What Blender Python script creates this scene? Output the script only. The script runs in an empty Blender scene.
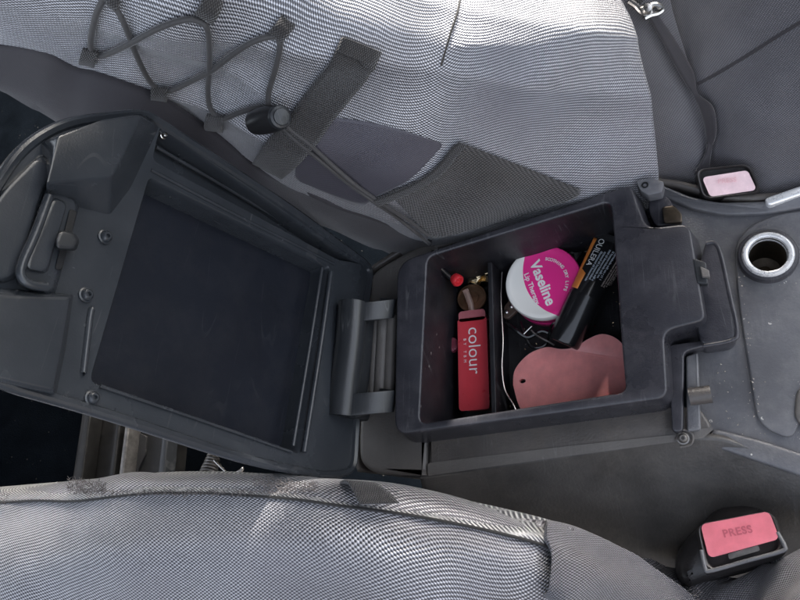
import bpy, bmesh, math, random
from mathutils import Vector, Matrix, noise
from mathutils.bvhtree import BVHTree
from mathutils.geometry import tessellate_polygon
random.seed(4)
S = 0.01                                   # everything below is in centimetres
sc = bpy.context.scene
# ------------------------------------------------------------------ camera
NX, NY, F, H = 720, 520, 700, 33.0
_n = Vector((NX-400, -(NY-300), -F)).normalized()
UP = -_n
AX = (Vector((1,0,0)) - UP*UP.x).normalized()
AY = UP.cross(AX)
RC = Matrix((AX, AY, UP))                  # camera -> world rotation
CAM = Vector((0,0,H))
cd = bpy.data.cameras.new('camera'); co = bpy.data.objects.new('camera', cd); sc.collection.objects.link(co)
co.matrix_world = Matrix.Translation(CAM*S) @ RC.to_4x4()
cd.sensor_width = 36; cd.lens = F/800*36; cd.clip_start = 0.01; cd.clip_end = 50
sc.camera = co
# ------------------------------------------------------------------ light
SUN_EL, SUN_AZ = 30, 77                    # azimuth counted from +x towards +y
w = bpy.data.worlds.new('World'); sc.world = w; w.use_nodes = True
nt = w.node_tree; bg = nt.nodes['Background']
sky = nt.nodes.new('ShaderNodeTexSky'); sky.sky_type = 'NISHITA'; sky.sun_disc = False
sky.sun_elevation = math.radians(SUN_EL); sky.sun_rotation = math.radians(90-SUN_AZ)
sky.dust_density = 4.0
hs = nt.nodes.new('ShaderNodeHueSaturation'); hs.inputs['Saturation'].default_value = .42
nt.links.new(sky.outputs[0], hs.inputs['Color']); nt.links.new(hs.outputs[0], bg.inputs[0]); bg.inputs[1].default_value = 0.15
sd = bpy.data.lights.new('sun', 'SUN'); so = bpy.data.objects.new('sun', sd); sc.collection.objects.link(so)
sd.energy = 5.0; sd.angle = math.radians(2); sd.color = (1, .95, .88)
_sdir = Vector((math.cos(math.radians(SUN_AZ))*math.cos(math.radians(SUN_EL)), math.sin(math.radians(SUN_AZ))*math.cos(math.radians(SUN_EL)), math.sin(math.radians(SUN_EL))))
so.rotation_euler = _sdir.to_track_quat('Z', 'Y').to_euler()
sc.view_settings.view_transform = 'Standard'; sc.view_settings.look = 'None'
sc.view_settings.exposure = 2.4; sc.view_settings.gamma = 1

# ------------------------------------------------------------------ helpers
def ray(px, py): return RC @ Vector((px-400, -(py-300), -F))
def at(px, py, z=0.0):
    d = ray(px, py); return CAM + d*((z-H)/d.z)
def atp(px, py, p0, n):
    d = ray(px, py); return CAM + d*((p0-CAM).dot(n)/d.dot(n))
def tag(o, label=None, cat=None, group=None, kind=None):
    if label: o['label'] = label
    if cat: o['category'] = cat
    if group: o['group'] = group
    if kind: o['kind'] = kind
    return o
def empty(name, loc, label, cat, group=None):
    o = bpy.data.objects.new(name, None); sc.collection.objects.link(o); o.location = loc*S
    o.empty_display_size = .02
    return tag(o, label, cat, group)
def root_loc(p):
    v = Vector((0,0,0))
    while p is not None: v = v + p.location; p = p.parent
    return v
def mesh(name, vs, fs, mat, parent=None, smooth=True, bevel=0, solid=0, uvs=None, seg=3, sharp=40, offset=-1, recalc=True):
    vs = [Vector(v) for v in vs]
    org = Vector((0,0,0))
    if parent is None:
        for v in vs: org = org + v
        org = org/len(vs)
    me = bpy.data.meshes.new(name)
    base = root_loc(parent) if parent else org*S
    me.from_pydata([v*S - base for v in vs], [], fs)
    if uvs:
        ul = me.uv_layers.new(name='UVMap')
        for l in me.loops: ul.data[l.index].uv = uvs[l.vertex_index]
    if recalc:
        bm = bmesh.new(); bm.from_mesh(me); bmesh.ops.recalc_face_normals(bm, faces=bm.faces); bm.to_mesh(me); bm.free()
    me.materials.append(mat)
    if smooth:
        for p in me.polygons: p.use_smooth = True
        if not bevel: me.set_sharp_from_angle(angle=math.radians(sharp))
    o = bpy.data.objects.new(name, me); sc.collection.objects.link(o)
    if parent: o.parent = parent
    else: o.location = org*S
    if solid:
        m = o.modifiers.new('thickness', 'SOLIDIFY'); m.thickness = solid*S; m.offset = offset
    if bevel:
        m = o.modifiers.new('bevel', 'BEVEL'); m.width = bevel*S; m.segments = seg; m.limit_method = 'ANGLE'; m.angle_limit = math.radians(30)
        m.harden_normals = True
    return o
def rpoly(pts, r, k=6, sub=1):
    """corner-rounded closed polygon; r radius list or number; same count for same corner count"""
    n = len(pts); out = []
    for i in range(n):
        p = pts[i]; a = pts[i-1]; b = pts[(i+1)%n]; ri = r[i] if isinstance(r, (list, tuple)) else r
        la = (a-p).length; lb = (b-p).length
        da = (a-p)/la; db = (b-p)/lb
        ri = min(ri, la*.48, lb*.48)
        A = p+da*ri; B = p+db*ri
        for j in range(k+1):
            t = j/k; out.append(A*(1-t)**2 + p*2*t*(1-t) + B*t*t)
        if sub > 1:
            ri2 = r[(i+1)%n] if isinstance(r, (list, tuple)) else r
            ri2 = min(ri2, lb*.48); E = b-db*ri2
            for j in range(1, sub): out.append(B.lerp(E, j/sub))
    return out
def fill(loop):
    tris = tessellate_polygon([loop]); return [tuple(t) for t in tris]
def loft(name, loops, mat, parent=None, cap0=True, cap1=True, closed=True, **kw):
    vs = []; fs = []; n = len(loops[0])
    for L in loops: vs += list(L)
    for i in range(len(loops)-1):
        for j in range(n if closed else n-1):
            a = i*n+j; b = i*n+(j+1)%n; fs.append((a, b, b+n, a+n))
    if cap0: fs += [tuple(reversed(t)) for t in fill(loops[0])]
    if cap1: o_ = (len(loops)-1)*n; fs += [tuple(x+o_ for x in t) for t in fill(loops[-1])]
    return mesh(name, vs, fs, mat, parent, **kw)
def slab(name, loop, off, mat, parent=None, edge=0.08, **kw):
    """closed loop at the top, extruded by off, its top edge rounded by edge"""
    c = sum(loop, Vector((0,0,0)))/len(loop); u = off.normalized()
    n = len(loop); inn = []
    for i in range(n):
        t = (loop[(i+1)%n]-loop[i-1]);
        d = t.cross(u)
        d = d.normalized() if d.length > 1e-6 else Vector((0,0,0))
        inn.append(d)
    # orientation: inward?
    area = sum((loop[i].cross(loop[(i+1)%n])).dot(u) for i in range(n))
    s = -1 if area > 0 else 1
    L = []
    for a in (0, 25, 50, 75, 90):
        r = math.radians(a)
        L.append([loop[i] + inn[i]*s*-edge*(1-math.sin(r))*-1*-1 + u*edge*(1-math.cos(r)) for i in range(n)])
    L.append([p+off for p in loop])
    return loft(name, L, mat, parent, **kw)
def crs(pts, t):
    n = len(pts)-1; x = max(0, min(n-1e-6, t*n)); i = int(x); f = x-i
    p0 = pts[max(i-1,0)]; p1 = pts[i]; p2 = pts[i+1]; p3 = pts[min(i+2,n)]
    return 0.5*((2*p1)+(p2-p0)*f+(2*p0-5*p1+4*p2-p3)*f*f+(3*p1-p0-3*p2+p3)*f**3)
def smoothline(pts, n): return [crs(pts, i/(n-1)) for i in range(n)]
def patch(name, rows, nu, nv, mat, parent=None, disp=None, thick=.25):
    fine = [smoothline(r, nu) for r in rows]
    cols = [smoothline([fine[k][i] for k in range(len(rows))], nv) for i in range(nu)]
    vs = []; uv = []
    mid = nv//2; us = [0]
    for i in range(1, nu): us.append(us[-1]+(cols[i][mid]-cols[i-1][mid]).length)
    for i in range(nu):
        l = 0
        for j in range(nv):
            if j: l += (cols[i][j]-cols[i][j-1]).length
            vs.append(cols[i][j]); uv.append((us[i], l))
    fs = [(i*nv+j, (i+1)*nv+j, (i+1)*nv+j+1, i*nv+j+1) for i in range(nu-1) for j in range(nv-1)]
    if disp:
        nv_ = []
        for i in range(nu):
            for j in range(nv):
                a = cols[min(i+1,nu-1)][j]-cols[max(i-1,0)][j]; b = cols[i][min(j+1,nv-1)]-cols[i][max(j-1,0)]
                nn = a.cross(b).normalized()
                if nn.dot(CAM-cols[i][j]) < 0: nn = -nn
                nv_.append(cols[i][j]+nn*disp(cols[i][j], i/(nu-1), j/(nv-1)))
        vs = nv_
    bvh = BVHTree.FromPolygons(vs, fs)
    o = mesh(name, vs, fs, mat, parent, uvs=uv, sharp=180, recalc=False)
    # face the camera
    me = o.data; p = me.polygons[len(me.polygons)//2]
    if p.normal.dot(CAM*S-(me.vertices[p.vertices[0]].co + root_loc(parent) if parent else o.location)) < 0: me.flip_normals()
    if thick:
        m = o.modifiers.new('thickness', 'SOLIDIFY'); m.thickness = thick*S; m.offset = -1
    return o, bvh
def on(bvhs, px, py, lift=0.0):
    d = ray(px, py).normalized()
    best = None
    for b in (bvhs if isinstance(bvhs, list) else [bvhs]):
        h = b.ray_cast(CAM, d)
        if h[0] is not None and (best is None or h[3] < best[3]): best = h
    if best is None: return at(px, py, 6)
    n = best[1] if best[1].dot(d) < 0 else -best[1]
    return best[0]+n*lift
def tube(name, pts, r, mat, parent=None, n=60, k=8, smoothpts=True, cap=True, **kw):
    P = smoothline(pts, n) if smoothpts else pts
    vs = []; fs = []; N = None
    for i, p in enumerate(P):
        t = (P[min(i+1,len(P)-1)]-P[max(i-1,0)]).normalized()
        if N is None: N = t.orthogonal().normalized()
        N = (N-t*N.dot(t)).normalized(); B = t.cross(N)
        rr = r(i/(len(P)-1)) if callable(r) else r
        for j in range(k):
            a = 2*math.pi*j/k; vs.append(p+(N*math.cos(a)+B*math.sin(a))*rr)
    m = len(P)
    for i in range(m-1):
        for j in range(k): fs.append((i*k+j, i*k+(j+1)%k, (i+1)*k+(j+1)%k, (i+1)*k+j))
    if cap: fs.append(tuple(range(k))[::-1]); fs.append(tuple(range((m-1)*k, m*k)))
    return mesh(name, vs, fs, mat, parent, **kw)
def ribbon(name, A, B, mat, parent=None, n=40, m=6, thick=.12, uvrot=False, wob=0):
    a = smoothline(A, n); b = smoothline(B, n); vs = []; uv = []; l = 0
    for i in range(n):
        if i: l += ((a[i]-a[i-1]).length+(b[i]-b[i-1]).length)/2
        wd = (a[i]-b[i]).length
        for j in range(m): vs.append(a[i].lerp(b[i], j/(m-1))); uv.append((l, wd*j/(m-1)))
    fs = [(i*m+j, (i+1)*m+j, (i+1)*m+j+1, i*m+j+1) for i in range(n-1) for j in range(m-1)]
    o = mesh(name, vs, fs, mat, parent, uvs=uv, sharp=180, recalc=False)
    me = o.data; p = me.polygons[len(me.polygons)//2]
    if p.normal.dot(CAM*S-(me.vertices[p.vertices[0]].co+(root_loc(parent) if parent else o.location))) < 0: me.flip_normals()
    md = o.modifiers.new('thickness', 'SOLIDIFY'); md.thickness = thick*S; md.offset = 0
    return o
def ring(c, x, y, r, n=48, ry=None):
    return [c+x*math.cos(2*math.pi*i/n)*r+y*math.sin(2*math.pi*i/n)*(ry or r) for i in range(n)]
def lathe(name, c, ax, prof, mat, parent=None, n=48, x=None, **kw):
    ax = ax.normalized(); x = x or ax.orthogonal().normalized(); y = ax.cross(x)
    return loft(name, [ring(c+ax*h, x, y, r, n) for r, h in prof], mat, parent, **kw)
def text2d(body, size=1.0, bold=0.0, space=1.0):
    cu = bpy.data.curves.new('lettering', 'FONT'); cu.body = body; cu.size = size; cu.offset = bold; cu.align_x = 'CENTER'; cu.align_y = 'CENTER'
    cu.space_character = space; cu.resolution_u = 4
    o = bpy.data.objects.new('tmp', cu); sc.collection.objects.link(o)
    dg = bpy.context.evaluated_depsgraph_get(); me = bpy.data.meshes.new_from_object(o.evaluated_get(dg))
    vs = [v.co.copy() for v in me.vertices]; fs = [tuple(p.vertices) for p in me.polygons]
    bpy.data.objects.remove(o); bpy.data.meshes.remove(me)
    return vs, fs
def lettering(name, items, fn, mat, parent, thick=.012):
    """items: (vs, fs) lists in 2D already placed; fn maps (x,y) to a point"""
    V = []; Fc = []
    for vs, fs in items:
        o_ = len(V); V += [fn(v.x, v.y) for v in vs]; Fc += [tuple(i+o_ for i in f) for f in fs]
    return mesh(name, V, Fc, mat, parent, smooth=False, solid=thick, offset=0)
def place(tv, ang, ox, oy, sx=1):
    vs, fs = tv; c, s = math.cos(ang), math.sin(ang)
    return [Vector((v.x*sx*c-v.y*s+ox, v.x*sx*s+v.y*c+oy, 0)) for v in vs], fs

# ------------------------------------------------------------------ materials
def newmat(name):
    m = bpy.data.materials.new(name); m.use_nodes = True
    return m, m.node_tree, m.node_tree.nodes['Principled BSDF']
def N(nt, t, **kw):
    n = nt.nodes.new(t)
    for k, v in kw.items(): setattr(n, k, v)
    return n
def mth(nt, op, a, b=None, c=None):
    n = nt.nodes.new('ShaderNodeMath'); n.operation = op
    for i, v in enumerate((a, b, c)):
        if v is None: continue
        if isinstance(v, (int, float)): n.inputs[i].default_value = v
        else: nt.links.new(v, n.inputs[i])
    return n.outputs[0]
def mix(nt, f, a, b):
    n = nt.nodes.new('ShaderNodeMix'); n.data_type = 'RGBA'
    for i, v in ((0, f), (6, a), (7, b)):
        if isinstance(v, (int, float)): n.inputs[i].default_value = v
        elif isinstance(v, tuple): n.inputs[i].default_value = (*v, 1)
        else: nt.links.new(v, n.inputs[i])
    return n.outputs[2]
def noisef(nt, co, scale, detail=4, rough=.6):
    n = nt.nodes.new('ShaderNodeTexNoise'); n.inputs['Scale'].default_value = scale; n.inputs['Detail'].default_value = detail
    n.inputs['Roughness'].default_value = rough; nt.links.new(co, n.inputs['Vector']); return n.outputs[0]
def ramp(nt, f, lo, hi):
    n = nt.nodes.new('ShaderNodeMapRange'); nt.links.new(f, n.inputs[0]); n.inputs[1].default_value = lo; n.inputs[2].default_value = hi
    return n.outputs[0]
def plastic(name, col, rough=.45, grain=.25, gscale=900, dust=0.0, dustcol=(.28,.26,.24), smear=.35, spec=.5, specks=0.0, coat=0, scr=.3):
    m, nt, b = newmat(name)
    tc = N(nt, 'ShaderNodeTexCoord').outputs['Object']
    big = noisef(nt, tc, 28, 5); fine = noisef(nt, tc, gscale, 2, .5)
    c = mix(nt, ramp(nt, big, .3, .75), tuple(x*(1-smear*.5) for x in col), tuple(min(1, x*(1+smear*.5)) for x in col))
    if dust:
        d = mth(nt, 'MULTIPLY', ramp(nt, noisef(nt, tc, 45, 8, .75), .45, .8), dust)
        c = mix(nt, d, c, dustcol)
    if specks:
        vo = N(nt, 'ShaderNodeTexVoronoi'); vo.inputs['Scale'].default_value = 170; nt.links.new(tc, vo.inputs['Vector'])
        sp = mth(nt, 'LESS_THAN', vo.outputs['Distance'], .14)
        sel = mth(nt, 'GREATER_THAN', noisef(nt, tc, 60, 6, .7), .57-.0*specks)
        c = mix(nt, mth(nt, 'MULTIPLY', mth(nt, 'MULTIPLY', sp, sel), specks), c, (.6,.57,.52))
    if scr:
        for rot, sc_ in ((.5, 260), (2.1, 190)):
            mp = N(nt, 'ShaderNodeMapping'); mp.inputs['Rotation'].default_value = (.3, .2, rot); mp.inputs['Scale'].default_value = (sc_, 9, 9); nt.links.new(tc, mp.inputs['Vector'])
            sn = noisef(nt, mp.outputs[0], 1, 1, .4); band = mth(nt, 'LESS_THAN', mth(nt, 'ABSOLUTE', mth(nt, 'SUBTRACT', sn, .5)), .006)
            sel2 = ramp(nt, noisef(nt, tc, 22+sc_*.1, 3), .5, .7)
            c = mix(nt, mth(nt, 'MULTIPLY', mth(nt, 'MULTIPLY', band, sel2), scr), c, (.22,.22,.22))
    nt.links.new(c, b.inputs['Base Color'])
    r = mth(nt, 'MULTIPLY_ADD', big, .35, rough-.17); nt.links.new(r, b.inputs['Roughness'])
    b.inputs['Specular IOR Level'].default_value = spec
    if coat: b.inputs['Coat Weight'].default_value = coat; b.inputs['Coat Roughness'].default_value = .08
    if grain:
        bp = N(nt, 'ShaderNodeBump'); bp.inputs['Strength'].default_value = grain; bp.inputs['Distance'].default_value = .0003
        nt.links.new(fine, bp.inputs['Height']); nt.links.new(bp.outputs[0], b.inputs['Normal'])
    return m
def fabric(name, dark, light, pu, pv, rough=.5, metal=.0, bump=.6, stag=True, dirt=.25, sheen=.3, dcol=(.1,.09,.08), rot=0.0):
    m, nt, b = newmat(name)
    uv = N(nt, 'ShaderNodeUVMap').outputs[0]
    tc = N(nt, 'ShaderNodeTexCoord').outputs['Object']
    wn = N(nt, 'ShaderNodeTexNoise'); wn.inputs['Scale'].default_value = .35; wn.inputs['Detail'].default_value = 3; nt.links.new(uv, wn.inputs['Vector'])
    va = N(nt, 'ShaderNodeVectorMath', operation='MULTIPLY_ADD'); nt.links.new(wn.outputs['Color'], va.inputs[0]); va.inputs[1].default_value = (.25,.25,0); nt.links.new(uv, va.inputs[2])
    vr = N(nt, 'ShaderNodeVectorRotate', rotation_type='Z_AXIS'); nt.links.new(va.outputs[0], vr.inputs['Vector']); vr.inputs['Angle'].default_value = rot
    sp = N(nt, 'ShaderNodeSeparateXYZ'); nt.links.new(vr.outputs[0], sp.inputs[0])
    su = mth(nt, 'SINE', mth(nt, 'MULTIPLY', sp.outputs[0], 2*math.pi/pu)); sv = mth(nt, 'SINE', mth(nt, 'MULTIPLY', sp.outputs[1], 2*math.pi/pv))
    h = mth(nt, 'MULTIPLY', su, sv)
    if not stag: h = mth(nt, 'MINIMUM', su, sv)
    hh = ramp(nt, h, -.45, .7)
    big = noisef(nt, tc, 9, 6, .65); fine = noisef(nt, tc, 700, 3)
    med = noisef(nt, tc, 35, 6, .7)
    thr = mth(nt, 'MULTIPLY', mth(nt, 'MULTIPLY', hh, mth(nt, 'MULTIPLY_ADD', fine, .9, .55)), mth(nt, 'MULTIPLY_ADD', med, .9, .52))
    c = mix(nt, thr, dark, light)
    if dirt: c = mix(nt, mth(nt, 'MULTIPLY', ramp(nt, big, .45, .8), dirt), c, dcol)
    nt.links.new(c, b.inputs['Base Color'])
    b.inputs['Roughness'].default_value = rough; b.inputs['Metallic'].default_value = metal
    b.inputs['Sheen Weight'].default_value = sheen; b.inputs['Sheen Roughness'].default_value = .4
    bp = N(nt, 'ShaderNodeBump'); bp.inputs['Strength'].default_value = bump; bp.inputs['Distance'].default_value = .0006
    nt.links.new(hh, bp.inputs['Height']); nt.links.new(bp.outputs[0], b.inputs['Normal'])
    return m
def simple(name, col, rough=.4, metal=0, trans=0, spec=.5, coat=0, sss=0, alpha=1, var=.12):
    m, nt, b = newmat(name)
    tc = N(nt, 'ShaderNodeTexCoord').outputs['Object']
    bg_ = noisef(nt, tc, 120, 5, .65)
    c = mix(nt, ramp(nt, bg_, .3, .7), tuple(x*(1-var) for x in col), tuple(min(1, x*(1+var)) for x in col))
    nt.links.new(c, b.inputs['Base Color'])
    nt.links.new(mth(nt, 'MULTIPLY_ADD', bg_, .2, rough-.1), b.inputs['Roughness'])
    b.inputs['Metallic'].default_value = metal
    b.inputs['Transmission Weight'].default_value = trans; b.inputs['Specular IOR Level'].default_value = spec
    b.inputs['Coat Weight'].default_value = coat; b.inputs['Coat Roughness'].default_value = .05
    if sss: b.inputs['Subsurface Weight'].default_value = sss; b.inputs['Subsurface Scale'].default_value = .004; b.inputs['Subsurface Radius'].default_value = (1,.35,.3)
    return m
M = {}
M['bin'] = plastic('bin plastic', (.027,.027,.033), .30, .3, 1500, dust=.3, dustcol=(.16,.15,.16), smear=.5)
M['cavity'] = plastic('bin lining', (.007,.007,.010), .48, .35, 1800, dust=.08, smear=.5, specks=.25)
M['lid'] = plastic('lid plastic', (.030,.034,.040), .24, .2, 1500, dust=.06, dustcol=(.14,.14,.15), smear=.3, scr=.12)
M['lidmat'] = plastic('lid mat', (.007,.009,.015), .65, .5, 1600, dust=.03, smear=.25, spec=.2, scr=.05)
M['pale'] = plastic('grained taupe plastic', (.11,.102,.095), .45, .6, 800, dust=.15, smear=.25)
M['side'] = plastic('grained brown plastic', (.080,.072,.067), .42, .55, 900, dust=.4, dustcol=(.16,.13,.10), smear=.5)
M['sidep'] = plastic('scuffed side plastic', (.070,.066,.063), .46, .6, 700, dust=.5, dustcol=(.15,.135,.12), smear=.8, scr=.2)
M['top'] = plastic('dusty grey plastic', (.110,.110,.118), .34, .5, 1000, dust=.6, dustcol=(.24,.235,.23), smear=.35, specks=.8)
M['hinge'] = plastic('hinge plastic', (.022,.024,.027), .35, .15, 1200, smear=.2)
M['bezel'] = simple('rim glare grey', (.11,.11,.115), .3)
M['black'] = simple('black plastic', (.012,.012,.013), .35)
M['gloss'] = simple('gloss black', (.010,.010,.011), .22, coat=.4)
M['buckle'] = plastic('buckle housing', (.03,.027,.027), .35, .3, 1200, dust=.1)
M['press'] = simple('faded red button', (.60,.16,.20), .35, sss=.15)
M['pressdark'] = simple('button lettering', (.38,.08,.11), .5)
M['metal'] = simple('metal', (.62,.60,.57), .25, 1)
M['dullmetal'] = simple('dull metal', (.20,.19,.18), .45, .8, var=.4)
M['chrome_glare'] = simple('ring and painted glare', (.86,.86,.86), .28, .45)
M['brass'] = simple('tarnished lining', (.11,.09,.07), .35, .9, var=.5)
M['gold'] = simple('gold', (.60,.48,.30), .25, 1, var=.5)
M['red'] = simple('gloss red', (.62,.03,.04), .25, sss=.2)
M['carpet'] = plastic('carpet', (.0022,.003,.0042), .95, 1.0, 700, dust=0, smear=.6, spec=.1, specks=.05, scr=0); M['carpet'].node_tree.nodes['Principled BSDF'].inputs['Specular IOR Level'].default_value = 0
M['railm'] = simple('painted rail', (.008,.0075,.007), .5, .1, var=.7)
M['shoulder'] = simple('clear pink plastic', (.70,.22,.25), .15, trans=.4, coat=.5)
M['void'] = plastic('dark slot fill', (.008,.008,.009), .8, .3, 500)
M['silver'] = fabric('silver weave', (.05,.05,.058), (.68,.68,.72), .22, .13, rough=.36, metal=.5, dirt=.55, dcol=(.13,.12,.14))
M['silver_near'] = fabric('silver weave near', (.045,.043,.05), (.60,.59,.62), .25, .165, rough=.34, metal=.5, bump=.7, dirt=.75, dcol=(.13,.12,.14))
M['grey_cloth'] = fabric('charcoal cloth', (.05,.048,.055), (.15,.144,.155), .12, .12, rough=.7, dirt=.3, dcol=(.2,.19,.18), bump=.3)
M['hem'] = fabric('hem cloth', (.024,.021,.025), (.042,.038,.044), .07, .07, rough=.75, dirt=.2, bump=.3)
M['strap'] = fabric('webbing', (.010,.009,.009), (.05,.045,.044), .16, .10, rough=.8, bump=.8, dirt=.2)
M['smoothp'] = fabric('smooth panel', (.035,.032,.043), (.085,.08,.10), .12, .10, rough=.5, bump=.2, dirt=.2)
M['mesh'] = fabric('pocket mesh', (.007,.006,.006), (.09,.08,.075), .20, .18, rough=.6, bump=.9, dirt=.3, rot=.5)
M['piping'] = fabric('piping weave', (.07,.07,.08), (.80,.79,.79), .22, 2.4, rough=.42, metal=.3, bump=1.0, dirt=.25, rot=.5)
M['thread'] = simple('loose thread', (.13,.115,.11), .8, var=.6)
M['cord'] = fabric('elastic cord', (.018,.016,.017), (.055,.052,.052), .1, .1, rough=.7, bump=.5)

# ------------------------------------------------------------------ floor and the dark below
C0 = at(400, 300, -26)
def grid_floor():
    z = -26; vs = []; fs = []; n = 40
    for i in range(n+1):
        for j in range(n+1):
            x = -110+220*i/n; y = -60+190*j/n
            vs.append(Vector((x, y, z+noise.noise(Vector((x*.08, y*.08, 0)))*1.0)))
    for i in range(n):
        for j in range(n): fs.append((i*(n+1)+j, (i+1)*(n+1)+j, (i+1)*(n+1)+j+1, i*(n+1)+j+1))
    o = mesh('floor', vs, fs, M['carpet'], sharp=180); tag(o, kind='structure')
grid_floor()

# unseen walls added at the near side and rear to darken surfaces facing them
def shade_wall(name, pts, t):
    a = [Vector(p) for p in pts]; L = [p for p in a]; loft(name, [L, [p+Vector(t) for p in L]], M['side'], None, bevel=.8)['kind'] = 'structure'
shade_wall('near_shade_wall', [(-110,-42,-30),(110,-42,-30),(110,-46,26),(-110,-46,26)], (0,-4,0))
shade_wall('rear_shade_wall', [(-112,-42,-30),(-112,120,-30),(-112,120,20),(-112,-42,20)], (-4,0,0))

# ================================================================== centre console
con = empty('centre_console', at(560, 330, -14), 'dark plastic armrest box of a car standing open between two seats, its lid folded back', 'console')
O = Vector((0,0,0))
def zl(pts, z): return [at(x, y, z) for x, y in pts]
# --- bin: rim + cavity lofted as one shell
ro = [(397,262),(631,184),(647,228),(690,223),(706,320),(664,331),(668,398),(394,436)]
ri = [(427,257),(611,201),(613,225),(615,250),(619,300),(621,335),(626,392),(419,424)]
rr = [1.0,.35,.5,.5,.35,.5,.5,.9]; r2 = [.45,.45,.1,.1,.1,.1,.35,.45]
def grow(pts, z, d, r):
    P = zl(pts, z); c = sum(P, O)/len(P)
    L = rpoly(P, r, 5, 4)
    out = []
    n = len(L)
    for i in range(n):
        t = (L[(i+1)%n]-L[i-1]).normalized(); nn = Vector((t.y, -t.x, 0))
        out.append(L[i]+nn*d)
    return out
def area2(L): return sum(L[i].x*L[(i+1)%len(L)].y-L[(i+1)%len(L)].x*L[i].y for i in range(len(L)))
sg = 1 if area2(zl(ro, 0)) > 0 else -1      # outward sign
R_ = .12
loops = []
base_o = lambda d, z: [p+Vector((0,0,z)) for p in grow(ro, 0, sg*d, rr)]
base_i = lambda d, z: [p+Vector((0,0,z)) for p in grow(ri, 0, sg*d, r2)]
loops.append(base_o(.34, -2.4)); loops.append(base_o(.30, -1.9)); loops.append(base_o(.08, -.7)); loops.append(base_o(.0, -R_))
for a in (30, 60, 90): loops.append(base_o(-R_*(1-math.cos(math.radians(a)))*1.0, -R_*(1-math.sin(math.radians(a)))))
for a in (90, 60, 30, 0): loops.append(base_i(.12*(1-math.cos(math.radians(a))) if a else .12*0+.0, -.12*(1-math.sin(math.radians(a)))) if a else base_i(.0-.0, -.12))
bin_ = loft('bin_rim', loops, M['bin'], con, cap0=False, cap1=False, sharp=60)
ZF = -5.6
cl = [base_i(.0, -.12), base_i(-.06, -1.0), base_i(-.18, -3.2), base_i(-.32, ZF+.35), base_i(-.42, ZF+.1), base_i(-.7, ZF)]
loft('bin_cavity', cl, M['cavity'], con, cap0=False, cap1=True, sharp=50)
# divider inside
def quad_wall(name, a, b, z0, z1, t, mat, parent, bev=.06):
    d = (b-a).normalized(); nn = Vector((-d.y, d.x, 0))*t/2
    L = [a+nn, b+nn, b-nn, a-nn]
    lo = [Vector((p.x,p.y,z0)) for p in L]; hi = [Vector((p.x,p.y,z1)) for p in L]
    return loft(name, [lo, hi], mat, parent, bevel=bev)
quad_wall('divider', at(489.5,262,-2.6), at(494,424,-2.6), ZF-.2, -2.6, .28, M['cavity'], con)
# --- body under the rim: taupe end cap and ledge
body = [(430,236),(384,262),(368,272),(358,440),(360,464),(376,474),(427,475),(560,458),(704,436),(716,428),(700,300),(668,200)]
BL = rpoly(zl(body, -1.7), [.6,1.0,1.0,2,1.2,1.2,.3,.3,.5,.5,.3,.3], 6, 2)
low = [p+Vector((0,0,-10)) for p in BL]
c_ = sum(BL, O)/len(BL)
def inset(L, d, dz):
    s_ = 1 if area2(L) > 0 else -1; n = len(L); out = []
    for i in range(n):
        t = (L[(i+1)%n]-L[i-1]).normalized(); out.append(L[i]-Vector((t.y,-t.x,0))*s_*d+Vector((0,0,dz)))
    return out
def ringed(name, L, depth, mat, parent, edge=.2, **kw):
    Ls = [inset(L, -.0, -depth)]
    for a in (0, 30, 60, 90): r = math.radians(a); Ls.append(inset(L, edge*(1-math.cos(r)), -edge*(1-math.sin(r))))
    return loft(name, Ls, mat, parent, **kw)
# end cap
cap = zl([(430,238),(384,264),(370,274),(358,440),(359,463),(374,474),(427,476),(427,430),(410,427),(414,270),(440,250)], -1.75)
ringed('end_cap', rpoly(cap, [.3,1.0,1.2,2,1.2,1.2,.05,.05,.05,.1,.05], 6, 1), 9, M['pale'], con, edge=.3, sharp=50)
# ledge alongside the rim (near) , far strip
led = zl([(428.5,436),(428.5,475.5),(560,456),(703,437),(713,428),(700,408),(664,404),(560,420)], -1.8)
ringed('body_ledge', rpoly(led, [.05,.05,.1,.5,.5,.3,.1,.2], 5, 1), 6, M['side'], con, edge=.15, sharp=50)
ringed('body_ledge', rpoly(zl([(432,237),(428.5,250),(560,214),(650,192),(640,184)], -1.8), [.2,.05,.1,.1,.2], 5, 1), 6, M['pale'], con, edge=.15, sharp=50)
# lighter grained strip along the near edge
st = zl([(428.5,464),(428.5,475),(560,456),(703,437),(713,428),(700,430),(672,436),(560,448)], -1.74)
slab('grained_strip', rpoly(st, .08, 3, 1), Vector((0,0,-.5)), M['pale'], con, edge=.05)
# near side wall flaring down
A = zl([(420,478),(500,466),(600,450.5),(704,437.5)], -1.95)+zl([(760,452),(860,480)], -2.4)
B1 = zl([(430,500),(520,495),(610,485),(700,478),(770,490),(860,520)], -3.6)
B2 = zl([(480,545),(560,545),(640,542),(710,540),(780,545),(860,560)], -6.2)
B3 = zl([(520,600),(590,600),(660,600),(720,600),(790,600),(870,620)], -8.5)
side, _ = patch('side_panel', [A, B1, B2, B3], 50, 24, M['sidep'], con, thick=.3)
# far side wall
A = zl([(366,275),(430,238),(540,210),(650,184),(740,200),(860,190)], -2.2)
patch('side_panel', [A, [p+Vector((0,.6,-6)) for p in A], [p+Vector((0,1.2,-22)) for p in A]], 30, 10, M['side'], con, thick=.3)
# left end wall
A = zl([(362,470),(360,440),(368,290),(372,270)], -2.4)
patch('end_panel', [A, [p+Vector((.3,0,-6)) for p in A], [p+Vector((.8,0,-22)) for p in A]], 12, 8, M['side'], con, thick=.3)

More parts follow.
